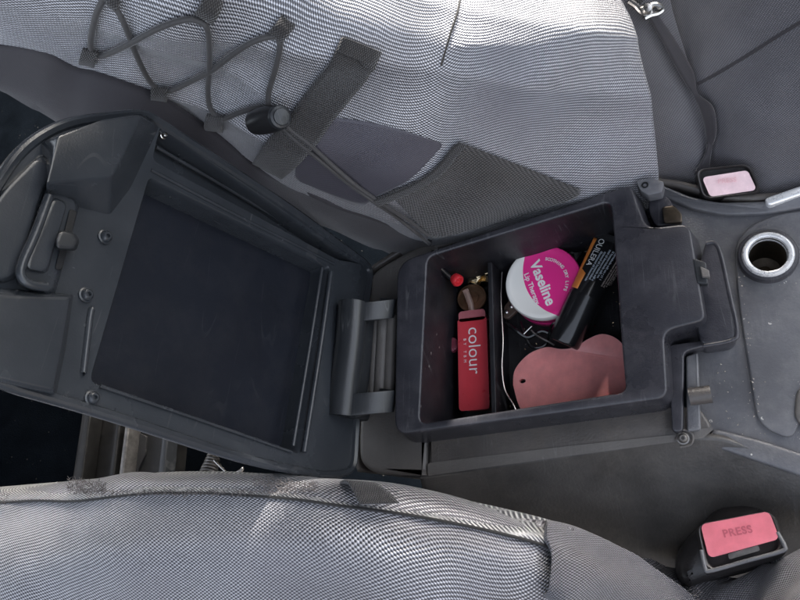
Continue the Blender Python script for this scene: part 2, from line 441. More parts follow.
# --- front top of the console
ft = zl([(655,184),(690,203),(720,208),(764,206),(880,180),(900,330),(880,490),(800,462),(712,432),(696,428),(690,330)], -2.6)
front_ = ringed('front_panel', rpoly(ft, [.4,1,1,1,.3,.3,.3,.5,.8,.3,.3], 6, 2), 4, M['top'], con, edge=.12, sharp=50)
# far raised border of it
fb = [(656,182),(690,196),(720,202),(760,201),(812,192)]
ribA = zl(fb, -2.1); ribB = zl([(x+3, y+13) for x, y in fb], -2.3)
rb = ribA+ribB[::-1]
ringed('front_border', rpoly(rb, .3, 4, 2), 1.2, M['top'], con, edge=.14)
ringed('glare_strip', rpoly(zl([(764,198),(810,182),(812,191),(768,206)], -1.9), .2, 4, 2), .6, M['chrome_glare'], con, edge=.12)  # pale strip paints sun glare on the grey plastic border
# slate strip along the near side of the front panel
ringed('front_border', rpoly(zl([(713,428),(760,440),(880,478),(880,500),(800,476),(706,444)], -2.35), .3, 4, 2), 2.0, M['top'], con, edge=.15)
# raised instrument field
pf = zl([(776,214),(748,226),(735,246),(738,300),(748,360),(757,418),(768,430),(792,440),(801,420),(806,388),(880,380),(880,200)], -2.35)
field_ = ringed('raised_field', rpoly(pf, [1.5,1.2,1.2,2,2,1,.8,.5,.6,.8,.2,.2], 6, 2), .6, M['top'], con, edge=.10, sharp=50)
ringed('cup_recess', rpoly(zl([(797,385),(860,375),(860,440),(794,424)], -2.2), .6, 6, 1), .3, M['pale'], con, edge=.1)
# socket
sc_c = at(768, 254.5, -1.95)
sx, sy = Vector((1,0,0)), Vector((0,1,0))
sock = lathe('power_socket', sc_c, Vector((0,0,1)), [(1.30,-.6),(1.30,-.12),(1.24,-.02),(1.12,.0),(1.06,-.05),(1.02,-.3)], M['bin'], con, cap0=False, cap1=False)
lathe('chrome_ring', sc_c, Vector((0,0,1)), [(1.12,-.1),(1.10,.06),(1.04,.14),(.94,.16),(.86,.12),(.82,.0),(.80,-.3)], M['chrome_glare'], sock, cap0=False, cap1=False)
lathe('socket_well', sc_c, Vector((0,0,1)), [(.815,.0),(.80,-.6),(.79,-2.8),(.3,-2.9),(.28,-2.6),(.1,-2.55)], M['brass'], sock, cap0=False)
def drill(objs, c, r, d):
    bm = bmesh.new(); bmesh.ops.create_cone(bm, cap_ends=True, segments=64, radius1=r*S, radius2=r*S, depth=d*S, matrix=Matrix.Translation(c*S))
    me = bpy.data.meshes.new('drill'); bm.to_mesh(me); bm.free(); k = bpy.data.objects.new('drill', me); sc.collection.objects.link(k)
    for o in objs:
        m = o.modifiers.new('hole', 'BOOLEAN'); m.object = k; m.operation = 'DIFFERENCE'; m.solver = 'EXACT'
        bpy.context.view_layer.update()
        nm = bpy.data.meshes.new_from_object(o.evaluated_get(bpy.context.evaluated_depsgraph_get()))
        o.modifiers.clear(); o.data = nm
    bpy.data.objects.remove(k); bpy.data.meshes.remove(me)
drill([field_, front_], sc_c, 1.0, 14)
# front tongue: catch lip
lip = zl([(706,242),(717,243),(724,258),(738,332),(733,342),(702,347),(690,300)], -.9)
ringed('catch_lip', rpoly([p+Vector((0,0,.25)) for p in lip], [.3,.3,.5,.4,.4,.3,.3], 6, 2), 1.8, M['bin'], con, edge=.12)
tube('catch_bead', zl([(706,243.5),(715,243.5),(721,256),(730,296),(737,331),(731,340.5),(703,346)], -.68), .10, M['bin'], con, n=50, k=10)
ct = ringed('catch_slot', rpoly(zl([(693,258),(706,262),(708,284),(697,283)], .06), .1, 3, 1), .4, M['hinge'], con, edge=.05)
ringed('catch_tooth', rpoly(zl([(700,266),(709,270),(710,277),(702,277)], .2), .05, 3, 1), .3, M['pale'], ct, edge=.04)
# far notch with hinge eye
ringed('notch_frame', rpoly(zl([(650,190),(668,196),(684,222),(656,227),(648,210)], -1.3), .3, 4, 1), .8, M['bin'], con, edge=.08)
ringed('notch_insert', rpoly(zl([(662,207),(674,205),(682,214),(682,222),(664,223)], -1.15), .12, 4, 1), .3, M['brass'], con, edge=.05)
eye = ringed('hinge_eye', rpoly(zl([(636,181),(652,177),(664,182),(662,192),(648,195),(640,190)], -.35), .1, 4, 1), .8, M['top'], con, edge=.05)
lathe('eye_hole', at(645,185,-.32), Vector((0,0,1)), [(.16,-.1),(.16,.02),(.10,.02),(.08,-.08)], M['black'], eye, n=20)
# near notch
ringed('notch_frame', rpoly(zl([(668,345),(704,340),(706,346),(684,352),(683,432),(672,432)], -1.25), .25, 4, 1), .8, M['bin'], con, edge=.08)
ringed('notch_post', rpoly(zl([(686,356),(698,352),(701,430),(687,432)], -1.5), .12, 4, 1), 1.0, M['top'], con, edge=.1)
bA, bB = at(689,397,-1.25), at(711,394,-1.25)
tube('notch_pin', [bA, bA.lerp(bB,.5), bB], .40, M['side'], con, n=8, k=20)
def screw(px, py, z, r, parent, mat=None, nrm=None, pt=None):
    c = pt or at(px, py, z); ax = nrm or Vector((0,0,1))
    s = lathe('screw', c, ax, [(r*1.25,-.05),(r*1.25,.03),(r,.05),(r*.9,.16),(r*.6,.22),(r*.35,.22),(r*.3,.10),(r*.02,.10)], mat or M['dullmetal'], parent, n=24)
    return s
screw(683, 438.5, -1.7, .22, con)
tube('bead', zl([(676,440),(682,430),(692,434),(691,444),(680,447)], -1.68), .06, M['side'], con, n=30)
# --- hinge between lid and bin
HX = lambda x, y, w=.55: at(x, y, .9)
tube('hinge_roll', [at(353,303,.9), at(350,340,.9), at(345,380,.9), at(341,416,.9)], .8, M['hinge'], con, n=20, k=24)
ringed('hinge_cover', rpoly([at(x, y, .9) for x, y in [(340,300),(362,303),(360,330),(354,385),(350,416),(326,417),(330,370)]], .25, 5, 1), 2.2, M['hinge'], con, edge=.3)
def arm(y0, y1, y2, y3):
    prof = [(348,1.25),(362,1.1),(378,.7),(393,.0),(397,-.6)]
    A = [at(x, y0+(y1-y0)*(x-348)/49, z) for x, z in prof]; B = [at(x-3, y2+(y3-y2)*(x-348)/49, z) for x, z in prof]
    o, _ = patch('hinge_arm', [A, B], 20, 6, M['hinge'], con, thick=.9)
    m = o.modifiers.new('bevel', 'BEVEL'); m.width = .2*S; m.segments = 3; m.limit_method = 'ANGLE'
arm(304, 299, 322, 318); arm(394, 390, 416, 412)
for k, (x0, x1, rr_) in enumerate(((370,364,.34),(377,372,.22),(384,380,.36),(392,389,.3))):
    tube('hinge_rib', [at(x0,316,-.9), at((x0+x1)/2,356,-.9), at(x1,396,-.9)], rr_, M['pale'], con, n=8, k=14)

# ================================================================== lid
LP0 = at(365, 370, -1.0); LN = Vector((.98,.03,.2)).normalized()
def lp(px, py, w=0.0): return atp(px, py, LP0, LN)+LN*w      # point on the lid plane, moved w towards the viewer side
def lw(px, py, w=0.0): return atp(px, py, LP0+LN*w, LN)      # pixel on the plane lying w in front
lid = mesh('lid_anchor', [], [], M['lid']) if False else None
def lin(L, d, w):
    n = len(L); out = []
    a = sum((L[i]-L[0]).cross(L[(i+1)%n]-L[0]).dot(LN) for i in range(n)); s_ = 1 if a > 0 else -1
    for i in range(n):
        t = (L[(i+1)%n]-L[i-1]).normalized(); out.append(L[i]-t.cross(LN)*s_*d+LN*w)
    return out
LO = [(376,266),(293,204),(150,110),(132,109),(66,117),(24,140),(-8,185),(-40,262),(-50,350),(0,386),(100,414),(250,463),(330,479),(358,473),(366,330)]
Lr = [1,2,.8,.8,2,2,2,2,2,2,2,2,1.5,.8,1]
LB = rpoly([lw(x, y, 0) for x, y in LO], Lr, 5, 3)
shell = [lin(LB, .95, -1.9), lin(LB, .55, -1.75), lin(LB, .15, -.9), lin(LB, -.05, -.4), lin(LB, -.07, -.2)]
for a in (20, 50, 90): r = math.radians(a); shell.append(lin(LB, .16*(1-math.cos(r))-.05, .16*math.sin(r)-.16))
shell.append(lin(LB, .28, -.08)); shell.append(lin(LB, .36, -.22))
# recess mouth bridging from the border
MQ = [(334,268),(150,172),(143,190),(91,372),(92,380),(100,386),(290,452),(300,452)]
LM_ = [lw(x, y, -.22) for x, y in MQ]
def lidshell():
    """flat inner face with the recess and far trough cut in, built by tessellating with holes"""
    outer = shell[-1]
    rec = rpoly([lw(*p, -.22) for p in [(330,266),(300,455),(89,382),(149,176)]], .35, 5, 3)
    tr = rpoly([lw(*p, -.22) for p in [(361,264),(338,260),(152,160),(160,126)]], .3, 5, 3)
    u = LN.orthogonal().normalized(); v = LN.cross(u)
    allp = outer+rec+tr
    tri = tessellate_polygon([[Vector((p.dot(u), p.dot(v), 0)) for p in L] for L in (outer, rec, tr)])
    vs = []; fs = []
    n0 = len(outer)
    for L in shell: vs += L
    for i in range(len(shell)-1):
        for j in range(n0): a = i*n0+j; b = i*n0+(j+1)%n0; fs.append((a, b, b+n0, a+n0))
    fs += [tuple(reversed(t)) for t in fill(shell[0])]
    off = (len(shell)-1)*n0; k = len(vs); vs += rec+tr
    fs += [tuple((x+off) if x < n0 else (x-n0+k) for x in t) for t in tri]
    # walls
    def well(L, start, d, steps):
        nonlocal vs, fs
        n = len(L); prev = start
        for (ins, dep) in steps:
            NL = lin(L, ins, -dep); s0 = len(vs); vs += NL
            for j in range(n): fs.append((prev+j, prev+(j+1)%n, s0+(j+1)%n, s0+j))
            prev = s0
        fs.extend([tuple(x+prev for x in t) for t in fill(lin(L, steps[-1][0], -steps[-1][1]))])
    well(rec, k, 1, [(.05,.06),(.10,.3),(.16,1.3)])
    well(tr, k+len(rec), 1, [(.04,.05),(.08,.25),(.14,1.0)])
    return mesh('lid', vs, fs, M['lid'], con, sharp=35), rec, tr
lid, REC, TRO = lidshell()
fl = lin(REC, .14, -1.22); slab('lid_mat', fl, LN*-.12, M['lidmat'], lid, edge=.03)
# ledges in trough and at hinge side of the recess
tube('ridge', [lw(156,147,-1.0), lw(240,196,-1.0), lw(332,252,-1.0)], .10, M['lid'], lid, n=12, k=10)
tube('ridge', [lw(151,170,-.2), lw(240,217,-.2), lw(334,264,-.2)], .08, M['lid'], lid, n=12, k=10)
tube('ridge', [lw(322,268,-.1), lw(309,350,-.1), lw(293,446,-.1)], .10, M['lid'], lid, n=12, k=10)
tube('ridge', [lw(331,272,-.0), lw(320,350,.0), lw(304,452,-.0)], .14, M['lid'], lid, n=12, k=10)
tube('ridge', [lw(100,386,-.16), lw(200,420,-.16), lw(292,452,-.16)], .07, M['lid'], lid, n=12, k=10)
tube('ridge', [lw(92,309,-.2), lw(90,316,-.2), lw(84,366,-.2), lw(83,373,-.2)], .13, M['lid'], lid, n=20, k=10)
def lblock(name, base, top, wt, mat, r=.5, parent=None, wb=-.3, e=.12):
    b = rpoly([lw(x, y, wb) for x, y in base], r, 5, 2); t = rpoly([lw(x, y, wt) for x, y in top], r, 5, 2)
    mid = [b[i].lerp(t[i], .95) for i in range(len(b))]
    t2 = lin(t, e, 0)
    mid2 = [(mid[i]*.2+t[i]*.8)+(t2[i]-t[i])*.3 for i in range(len(b))]
    return loft(name, [b, mid, mid2, t2], mat, parent or lid, cap0=False, sharp=50)
lblock('corner_block', [(40,142),(150,112),(160,128),(131,190),(110,217),(72,207),(46,200)], [(58,136),(100,120),(141,115),(126,150),(112,177),(78,180),(46,184)], 1.0, M['lid'], r=.15, e=.07)
lblock('corner_block', [(-50,280),(10,288),(74,294),(66,350),(56,398),(0,385),(-50,360)], [(-50,290),(10,296),(70,297),(62,345),(53,390),(0,378),(-50,352)], .45, M['lid'], r=.15)
# shallow ramp between the blocks (lighter)
lblock('grip_ramp', [(44,150),(60,165),(44,192),(20,285),(-40,285),(-30,240),(0,190)], [(38,158),(52,170),(40,192),(16,280),(-36,280),(-26,240),(0,195)], .12, M['lid'], r=.8)
# latch in its slot
lt = lblock('latch_frame', [(46,184),(78,196),(80,206),(56,294),(48,298),(14,286),(18,262)], [(49,190),(74,200),(76,208),(53,288),(46,292),(20,282),(22,262)], .25, M['lid'], r=.3)
lblock('latch_handle', [(53,195),(68,202),(48,276),(24,272),(26,258)], [(54,198),(67,204),(46,272),(27,268),(29,258)], .45, M['lid'], r=.25, parent=lt, wb=.1)
tube('handle_lip', [lw(49,196,.5), lw(36,232,.5), lw(23,262,.5), lw(21,276,.5), lw(30,284,.5), lw(46,287,.5)], .16, M['lid'], lt, n=40, k=10)
lblock('slot_shadow', [(70,208),(77,211),(62,270),(54,270)], [(70,209),(77,212),(62,269),(55,269)], .34, M['void'], r=.1, parent=lt, wb=.1, e=.02)  # raised dark block painting the shade inside the latch slot
lblock('latch_hook', [(60,230),(74,232),(80,240),(76,251),(56,250),(55,240)], [(60,231),(72,233),(78,240),(74,249),(57,248),(56,240)], .95, M['hinge'], r=.15, parent=lt, wb=.2)
for (x, y) in ((105,237),(86,295),(92,398)):
    screw(0, 0, 0, .23, lid, M['lid'], LN, lw(x, y, -.16))
screw(0, 0, 0, .13, lid, M['metal'], LN, lw(163,136,-.5))

# ================================================================== rubbish and cosmetics in the bin
def frame_at(px, py, z, dx, dy):
    """origin and unit axes in the horizontal plane: u runs along the pixel direction (dx,dy)"""
    o_ = at(px, py, z); u = (at(px+dx, py+dy, z)-o_).normalized(); v = Vector((0,0,1)).cross(u)
    return o_, u, v
# --- round tin
M['tin'], nt_, b_ = newmat('tin lid print')
tcn = N(nt_, 'ShaderNodeTexCoord').outputs['Object']; sp_ = N(nt_, 'ShaderNodeSeparateXYZ'); nt_.links.new(tcn, sp_.inputs[0])
TR = 2.10
tz = -3.35
tin_c = at(542.5, 281.5, tz)
tin = empty('round_tin', Vector((tin_c.x, tin_c.y, tz-1.3)), 'round pink and white lip balm tin with a slanting word across its lid', 'tin')
dx_ = mth(nt_, 'SUBTRACT', sp_.outputs[0], .85*TR*S); dy_ = mth(nt_, 'SUBTRACT', sp_.outputs[1], .30*TR*S)
dd = mth(nt_, 'SQRT', mth(nt_, 'ADD', mth(nt_, 'MULTIPLY', dx_, dx_), mth(nt_, 'MULTIPLY', dy_, dy_)))
cpk = mix(nt_, mth(nt_, 'LESS_THAN', dd, 1.36*TR*S), (.88,.86,.80), (.85,.035,.27))
nt_.links.new(cpk, b_.inputs['Base Color']); b_.inputs['Roughness'].default_value = .3; b_.inputs['Coat Weight'].default_value = .4
M['pink'] = simple('tin pink', (.80,.03,.24), .3, coat=.4)
M['white'] = simple('white print', (.85,.84,.83), .45, var=.03)
Z = Vector((0,0,1))
lathe('tin_lid', tin_c, Z, [(TR-.04,-.52),(TR,-.50),(TR,-.12),(TR-.05,-.03),(TR-.16,.0),(TR-.30,-.02),(TR-.40,-.07),(TR*.5,-.07),(.05,-.07)], M['tin'], tin, n=96, cap0=False)
lathe('tin_base', tin_c, Z, [(TR-.35,-2.0),(TR-.06,-1.96),(TR-.02,-1.85),(TR-.02,-1.1),(TR-.05,-1.05),(TR-.02,-1.0),(TR-.02,-.52),(TR-.12,-.5)], M['pink'], tin, n=96)
def tinf(x, y): return tin_c+Vector((x, y, -.055))
da = math.radians(-73)
its = [place(text2d('Vaseline', .82, .022), da, -.02, -.05), place(text2d('Lip Therapy', .40, .006), da, -.62, -.30)]
s_ = 'SOOTHING DRY LIPS'
for i, ch in enumerate(s_):
    if ch == ' ': continue
    a = math.radians(78-i*6.6); its.append(place(text2d(ch, .24, .006), a-math.pi/2, 1.32*math.cos(a), 1.32*math.sin(a)))
lettering('lettering', its, tinf, M['white'], tin)
# --- lip gloss box
gz = -3.6
go, gu, gv = frame_at(472, 366, gz, 3, 45)
gl = empty('lip_gloss', go+Vector((0,0,-1.6)), 'coral red square lip gloss bottle with white lettering and slim clear neck', 'lip gloss')
M['coral'] = simple('coral gloss', (.66,.055,.075), .3, sss=.25, coat=.6, var=.05)
M['clear'] = simple('clear plastic', (.72,.50,.42), .12, trans=.6, coat=.5)
g0 = at(459.5, 321, gz); g1 = at(484.5, 318, gz); g2 = at(487.5, 407, gz); g3 = at(461, 409, gz)
gx = (g1-g0).normalized(); gy = (g0-g3).normalized()
slab('bottle', rpoly([g0, g1, g2, g3], .10, 4, 1), Vector((0,0,-1.35)), M['coral'], gl, edge=.12)
cp = (g0+g1)/2; 
slab('shoulder', rpoly([g0+gy*.45+gx*.05, g1+gy*.45-gx*.05, g1+gy*.02-gx*.05, g0+gy*.02+gx*.05], .1, 4, 1), Vector((0,0,-1.2)), M['shoulder'], gl, edge=.1)
tube('neck', [cp-gx*.1+gy*.4+Vector((0,0,-.4)), cp-gx*.15+gy*1.1+Vector((-.05,0,-.4)), cp-gx*.3+gy*1.9+Vector((-.15,0,-.3))], .19, M['clear'], gl, n=10, k=16)
gc = (g0+g1+g2+g3)/4
def glf(x, y): return gc-gy*x+gx*y+Vector((0,0,.012))
lettering('lettering', [place(text2d('colour', 1.02, -.006, 1.0), 0, -.72, .08), place(text2d('B Y   T B M', .22, 0, 1.3), 0, -.75, -.46)], glf, M['white'], gl)
# --- black tube with cap
ta = at(566, 338, -3.7); tb = at(586, 296, -3.4); tc_ = at(612, 243, -3.5)
tub = empty('cosmetic_tube', tb+Vector((0,0,-1)), 'black squeeze tube with an orange stripe and fine print, its cap towards the tin', 'tube')
tu = (tb-ta).normalized(); tv = Z.cross(tu).normalized(); tn = tu.cross(tv)
Rb = .90
lathe('cap', ta, tu, [(Rb*.86,-.35),(Rb*.93,-.30),(Rb*.96,-.2),(Rb,1.0),(Rb*1.02,(tb-ta).length)], M['gloss'], tub, n=48, x=tv)
bl = []
tl = (tc_-tb).length
tu2 = (tc_-tb).normalized()
def tsec(t):
    rx = Rb*(1.0+.25*t); rz = Rb*(1-.86*t**1.3); return rx, rz
for i in range(14):
    t = i/13; rx, rz = tsec(t); c = tb+tu2*tl*t+Vector((0,0,-.0))
    bl.append(ring(c, tv, tn, rx*.97, 48, rz*.97))
loft('tube_body', bl, M['gloss'], tub, sharp=60)
c0 = tb+tu2*tl
slab('crimp', [c0+tv*1.03+tn*.1, c0+tu2*.35+tv*1.03+tn*.1, c0+tu2*.35-tv*1.03+tn*.1, c0-tv*1.03+tn*.1], tn*-.2, M['gloss'], tub, edge=.03)
def tubf(x, y, lift=.02):                       # x along the tube 0..1, y angle in radians from the top (positive = left)
    t = x; rx, rz = tsec(t); c = tb+tu2*tl*t
    return c+tv*math.sin(y)*(rx*.97+lift)+tn*math.cos(y)*(rz*.97+lift)
M['orange'] = simple('orange band', (.75,.24,.05), .4)
vs = []; fs = []; n = 16
for i in range(n+1):
    x = .04+.94*i/n; y0 = 1.15 if x > .36 else 1.15; y1 = .82 if x > .36 else .40
    for j in range(5): vs.append(tubf(x, y0+(y1-y0)*j/4, .02))
for i in range(n):
    for j in range(4): fs.append((i*5+j, (i+1)*5+j, (i+1)*5+j+1, i*5+j+1))
mesh('orange_stripe', vs, fs, M['orange'], tub, solid=.01, offset=0)
def tmap(tv_, size_x, ox, oy): return tv_
def tubtext(bodies, mat, name):
    V = []; Fc = []
    for body, size, x0, y0 in bodies:
        vs, f = text2d(body, size, .0)
        o_ = len(V)
        for v in vs: V.append(tubf(x0-v.x/tl, y0-v.y/Rb, .028))
        Fc += [tuple(i+o_ for i in q) for q in f]
    return mesh(name, V, Fc, mat, tub, smooth=False, solid=.008, offset=0)
M['print'] = simple('pale print', (.62,.68,.76), .5)
M['printbrown'] = simple('brown print', (.50,.42,.38), .5)
tubtext([('OUILERA', .42, .74, .50)], M['white'], 'lettering')
_rf = random.Random(2); fine = ''.join(_rf.choice('ilnrtIm ') for _ in range(60))
tubtext([(fine[k*5:k*5+30-3*(k%2)], .16, .50+.03*k, .18-.17*k) for k in range(5)], M['print'], 'fine_print')
tubtext([(fine[k*4:k*4+32], .15, .52+.02*k, -.78-.16*k) for k in range(5)], M['printbrown'], 'fine_print')
# --- pink pad
pad_px = [(513,385),(514,372),(521,361),(532,352),(547,347),(561,349),(575,347),(588,339),(601,334),(614,337),(624,346),(630,360),(631,376),(624,392),(612,402),(592,408),(570,412),(548,420),(530,420),(519,406)]
pz = lambda x, y: -3.9+.25*math.exp(-((x-600)**2+(y-345)**2)/900)
pad_o = [at(x, y, pz(x, y)) for x, y in pad_px]
pl_ = smoothline(pad_o+[pad_o[0]], 80)[:-1]
hc = at(522.5, 381, -3.9); hole = ring(hc, Vector((1,0,0)), Vector((0,1,0)), .17, 16, .12)
tri = tessellate_polygon([pl_, hole]); vs = pl_+hole; n0 = len(pl_); m0 = len(vs)
vs = vs+[p+Vector((0,0,-.32)) for p in vs]; fs = [tuple(t) for t in tri]+[tuple(x+m0 for x in reversed(t)) for t in tri]
for i in range(n0): j = (i+1)%n0; fs.append((i, j, j+m0, i+m0))
for i in range(16): j = (i+1)%16; fs.append((n0+i, n0+j, n0+j+m0, n0+i+m0))
M['pad'] = simple('pink silicone', (.80,.30,.29), .40, sss=.3, coat=.15, var=.12)
tag(mesh('silicone_pad', vs, fs, M['pad'], None, bevel=.05), 'flat pale pink pad with a wavy outline and one small hole', 'pad')
# --- red tipped stick
pc = empty('lip_pencil', at(441,268,-2.6), 'slim black stick with a ring shaped red tip, leaning in the bin corner', 'pencil')
p0, p1 = at(429,257,-1.0), at(452,279,-2.6)
tube('barrel', [p0, p0.lerp(p1,.5), p1], .17, M['gloss'], pc, n=8, k=16)
ax = (p1-p0).normalized(); cdir = (CAM-p1).normalized()
axx = (ax+cdir*1.2).normalized()
lathe('tip', at(458,281,-2.5), axx, [(.30,-.35),(.36,-.1),(.36,.02),(.30,.10),(.20,.08),(.16,-.05),(.02,-.12)], M['red'], pc, n=32)
# --- coins
def coin(px, py, z, r, mat, tilt, label, grp=None):
    ax = Vector((tilt[0], tilt[1], 1)).normalized(); c = at(px, py, z)
    o = lathe('coin', c, ax, [(r,-.08),(r,.06),(r*.96,.09),(r*.88,.09),(r*.85,.05),(r*.5,.05),(r*.48,.08),(r*.2,.09),(.02,.09)], mat, None, n=48)
    return tag(o, label, 'coin', grp)
M['bronze'] = simple('bronze', (.34,.20,.12), .35, .9, var=.4)
coin(472, 298, -4.2, .86, M['bronze'], (.1,.1), 'bronze coin with reddish tarnish under the neck of the lip gloss', 'coins in the bin')
M['garnet'] = simple('translucent red', (.25,.05,.08), .25, trans=.4)
tag(lathe('bead', at(452, 345, -4.0), Vector((.2,0,1)), [(.4,-.3),(.46,-.1),(.46,.08),(.38,.2),(.2,.24),(.02,.24)], M['garnet'], None, n=32), 'dark red translucent round bead left of the lip gloss bottle', 'bead')
# --- thin wire
tag(tube('wire', [at(502,272,-4.2), at(501,300,-4.0), at(503,340,-3.6), at(502,368,-3.4), at(505,390,-3.3), at(515,408,-3.2), at(518,425,-3.2)], .045, M['metal'], None, n=60), 'thin silvery wire curving down beside the divider of the bin', 'wire')
# --- hair clip and scraps of foil
hcl = empty('hair_clip', at(510,302,-4.6), 'brown hair clip with two shiny studs just left of the tin', 'hair clip')
ringed('plate', rpoly(zl([(504,306),(512,297),(522,306),(508,319),(503,318)], -4.3), .15, 4, 1), .25, simple('brown clip', (.09,.06,.045), .4), hcl, edge=.05)
for x, y in ((511.5,306.5),(506.5,312)): lathe('stud', at(x, y, -4.25), Z, [(.13,-.1),(.12,.05),(.07,.1),(.01,.11)], M['metal'], hcl, n=16)
rnd = random.Random(9)
def crumple(name, px, py, z, s, mat, label, cat, grp=None, n=5):
    c = at(px, py, z); vs = []; fs = []
    for i in range(n+1):
        for j in range(n+1):
            x = (i/n-.5)*s; y = (j/n-.5)*s*.7
            vs.append(c+Vector((x+rnd.uniform(-.1,.1)*s, y+rnd.uniform(-.1,.1)*s, rnd.uniform(-.22,.22)*s)))
    for i in range(n):
        for j in range(n): fs.append((i*(n+1)+j, (i+1)*(n+1)+j, (i+1)*(n+1)+j+1, i*(n+1)+j+1))
    return tag(mesh(name, vs, fs, mat, None, smooth=False, solid=.02), label, cat, grp)
crumple('foil_scrap', 478, 275, -4.2, 1.5, M['gold'], 'crumpled gold foil scrap behind the bronze coin', 'foil scrap', 'foil scraps in the bin')
crumple('foil_scrap', 503, 264, -4.4, 1.0, M['gold'], 'small gold foil scrap wedged between divider and tin', 'foil scrap', 'foil scraps in the bin')
crumple('foil_scrap', 573, 253, -4.6, 1.9, M['gloss'], 'black and gold wrapper scrap between the tin and the black tube', 'foil scrap', 'foil scraps in the bin')
crumple('foil_scrap', 590, 243, -4.6, 1.4, M['gold'], 'gold wrapper scrap at the far end of the black tube', 'foil scrap', 'foil scraps in the bin')
crumple('foil_scrap', 447, 318, -4.6, .7, M['gold'], 'tiny gold scrap left of the lip gloss, above the red bead', 'foil scrap', 'foil scraps in the bin')
crumple('foil_scrap', 451, 366, -4.6, .6, M['gold'], 'tiny gold scrap left of the lip gloss, just below the red bead', 'foil scrap', 'foil scraps in the bin')
crumple('foil_scrap', 450, 392, -4.6, .6, M['dullmetal'], 'tiny dull metal scrap left of the foot of the lip gloss', 'foil scrap', 'foil scraps in the bin')
ch = empty('jewellery_tangle', at(540,333,-4.4), 'dark tangle of thin chain and earring posts below the tin', 'jewellery')
tube('post', [at(524,334,-4.2), at(529,329,-4.1), at(532,326,-4.0)], .05, M['metal'], ch, n=6)
tube('chain', [at(531,330,-4.2), at(536,335,-4.2), at(543,339,-4.1), at(549,342,-4.1), at(554,345,-4.0)], .05, M['dullmetal'], ch, n=30)
tube('chain', [at(506,322,-4.6), at(516,330,-4.5), at(528,337,-4.6), at(542,331,-4.5), at(552,335,-4.6)], .12, M['gloss'], ch, n=40)
tube('chain', [at(520,322,-4.7), at(530,345,-4.6), at(545,345,-4.5), at(552,325,-4.5), at(560,322,-4.5)], .09, M['gloss'], ch, n=40)
def crumbs(label_pts, n, z, mat, size, rn, test=None):
    vs = []; fs = []
    (x0, y0, x1, y1) = label_pts; k = 0
    while k < n:
        px, py = rn.uniform(x0, x1), rn.uniform(y0, y1)
        if test and not test(px, py): continue
        k += 1; c = at(px, py, z); q = size*rn.uniform(.35, 1)**2; o_ = len(vs)
        for j in range(4): vs.append(c+Vector((rn.uniform(-1,1), rn.uniform(-1,1), rn.uniform(0,.8)))*q)
        fs += [(o_,o_+1,o_+2), (o_,o_+1,o_+3), (o_+1,o_+2,o_+3), (o_,o_+2,o_+3)]
    return tag(mesh('crumbs', vs, fs, mat, None, smooth=False), kind='stuff')
M['crumb'] = simple('pale crumbs', (.42,.38,.32), .7, var=.5)
crumbs((448,272,626,420), 170, -5.45, M['gold'], .12, rnd)
crumbs((735,210,800,440), 70, -2.34, M['crumb'], .045, rnd, lambda x, y: (x-768)**2+(y-254)**2 > 900)
crumbs((712,350,765,440), 60, -2.58, M['crumb'], .06, rnd)
crumbs((738,250,764,420), 60, -2.34, M['crumb'], .07, rnd, lambda x, y: abs(x-(739+(y-250)*.11)) < 3)
crumbs((655,200,735,240), 60, -2.58, M['crumb'], .05, rnd)

# ================================================================== far seat
seat = empty('car_seat', at(380,100,-2), 'silver woven seat cover on the far seat, laced with an elastic cord', 'car seat')
def P3(l): return [at(x, y, z) for x, y, z in l]
def wr(p, u, v):
    return min(1, v*4)*(noise.noise(Vector((p.x*.09, p.y*.09, p.z*.09)))*1.0+noise.noise(Vector((p.x*.22, p.y*.2, p.z*.3+5)))*.5+(1-abs(noise.noise(Vector((p.x*.16+p.z*.2, p.y*.1, 9)))))**6*.35)
rows = [P3([(-160,60,19),(-60,40,17),(50,62,14),(130,100,11),(210,145,6.8),(300,205,1.5),(420,262,-5),(530,250,-5),(660,215,-5)]),
        P3([(-160,35,20.2),(-60,20,18.2),(50,42,15.5),(130,80,12.7),(210,122,9.8),(300,180,6.2),(420,225,1.5),(530,210,-.5),(655,182,-2)]),
        P3([(-160,-20,22),(-60,-20,20),(40,0,17.5),(130,30,14.8),(230,65,12),(320,118,9),(425,150,5.5),(530,135,3.5),(645,110,1)]),
        P3([(-160,-80,23.5),(-60,-80,21.8),(30,-60,19.5),(130,-25,17),(240,8,14.3),(335,45,11.5),(440,62,8.5),(540,62,6.2),(630,50,3)]),
        P3([(-160,-160,23.5),(-60,-150,22),(40,-120,20),(150,-80,17.5),(260,-40,14.8),(350,-8,12),(450,5,9.2),(545,5,7),(622,10,3.8)]),
        P3([(-160,-300,22),(-60,-280,21),(60,-240,19.5),(170,-180,17.2),(280,-140,14.5),(370,-110,12),(460,-100,9.5),(540,-110,7),(595,-60,4)])]
back, bvA = patch('backrest_cover', rows, 150, 90, M['silver'], seat, disp=wr)
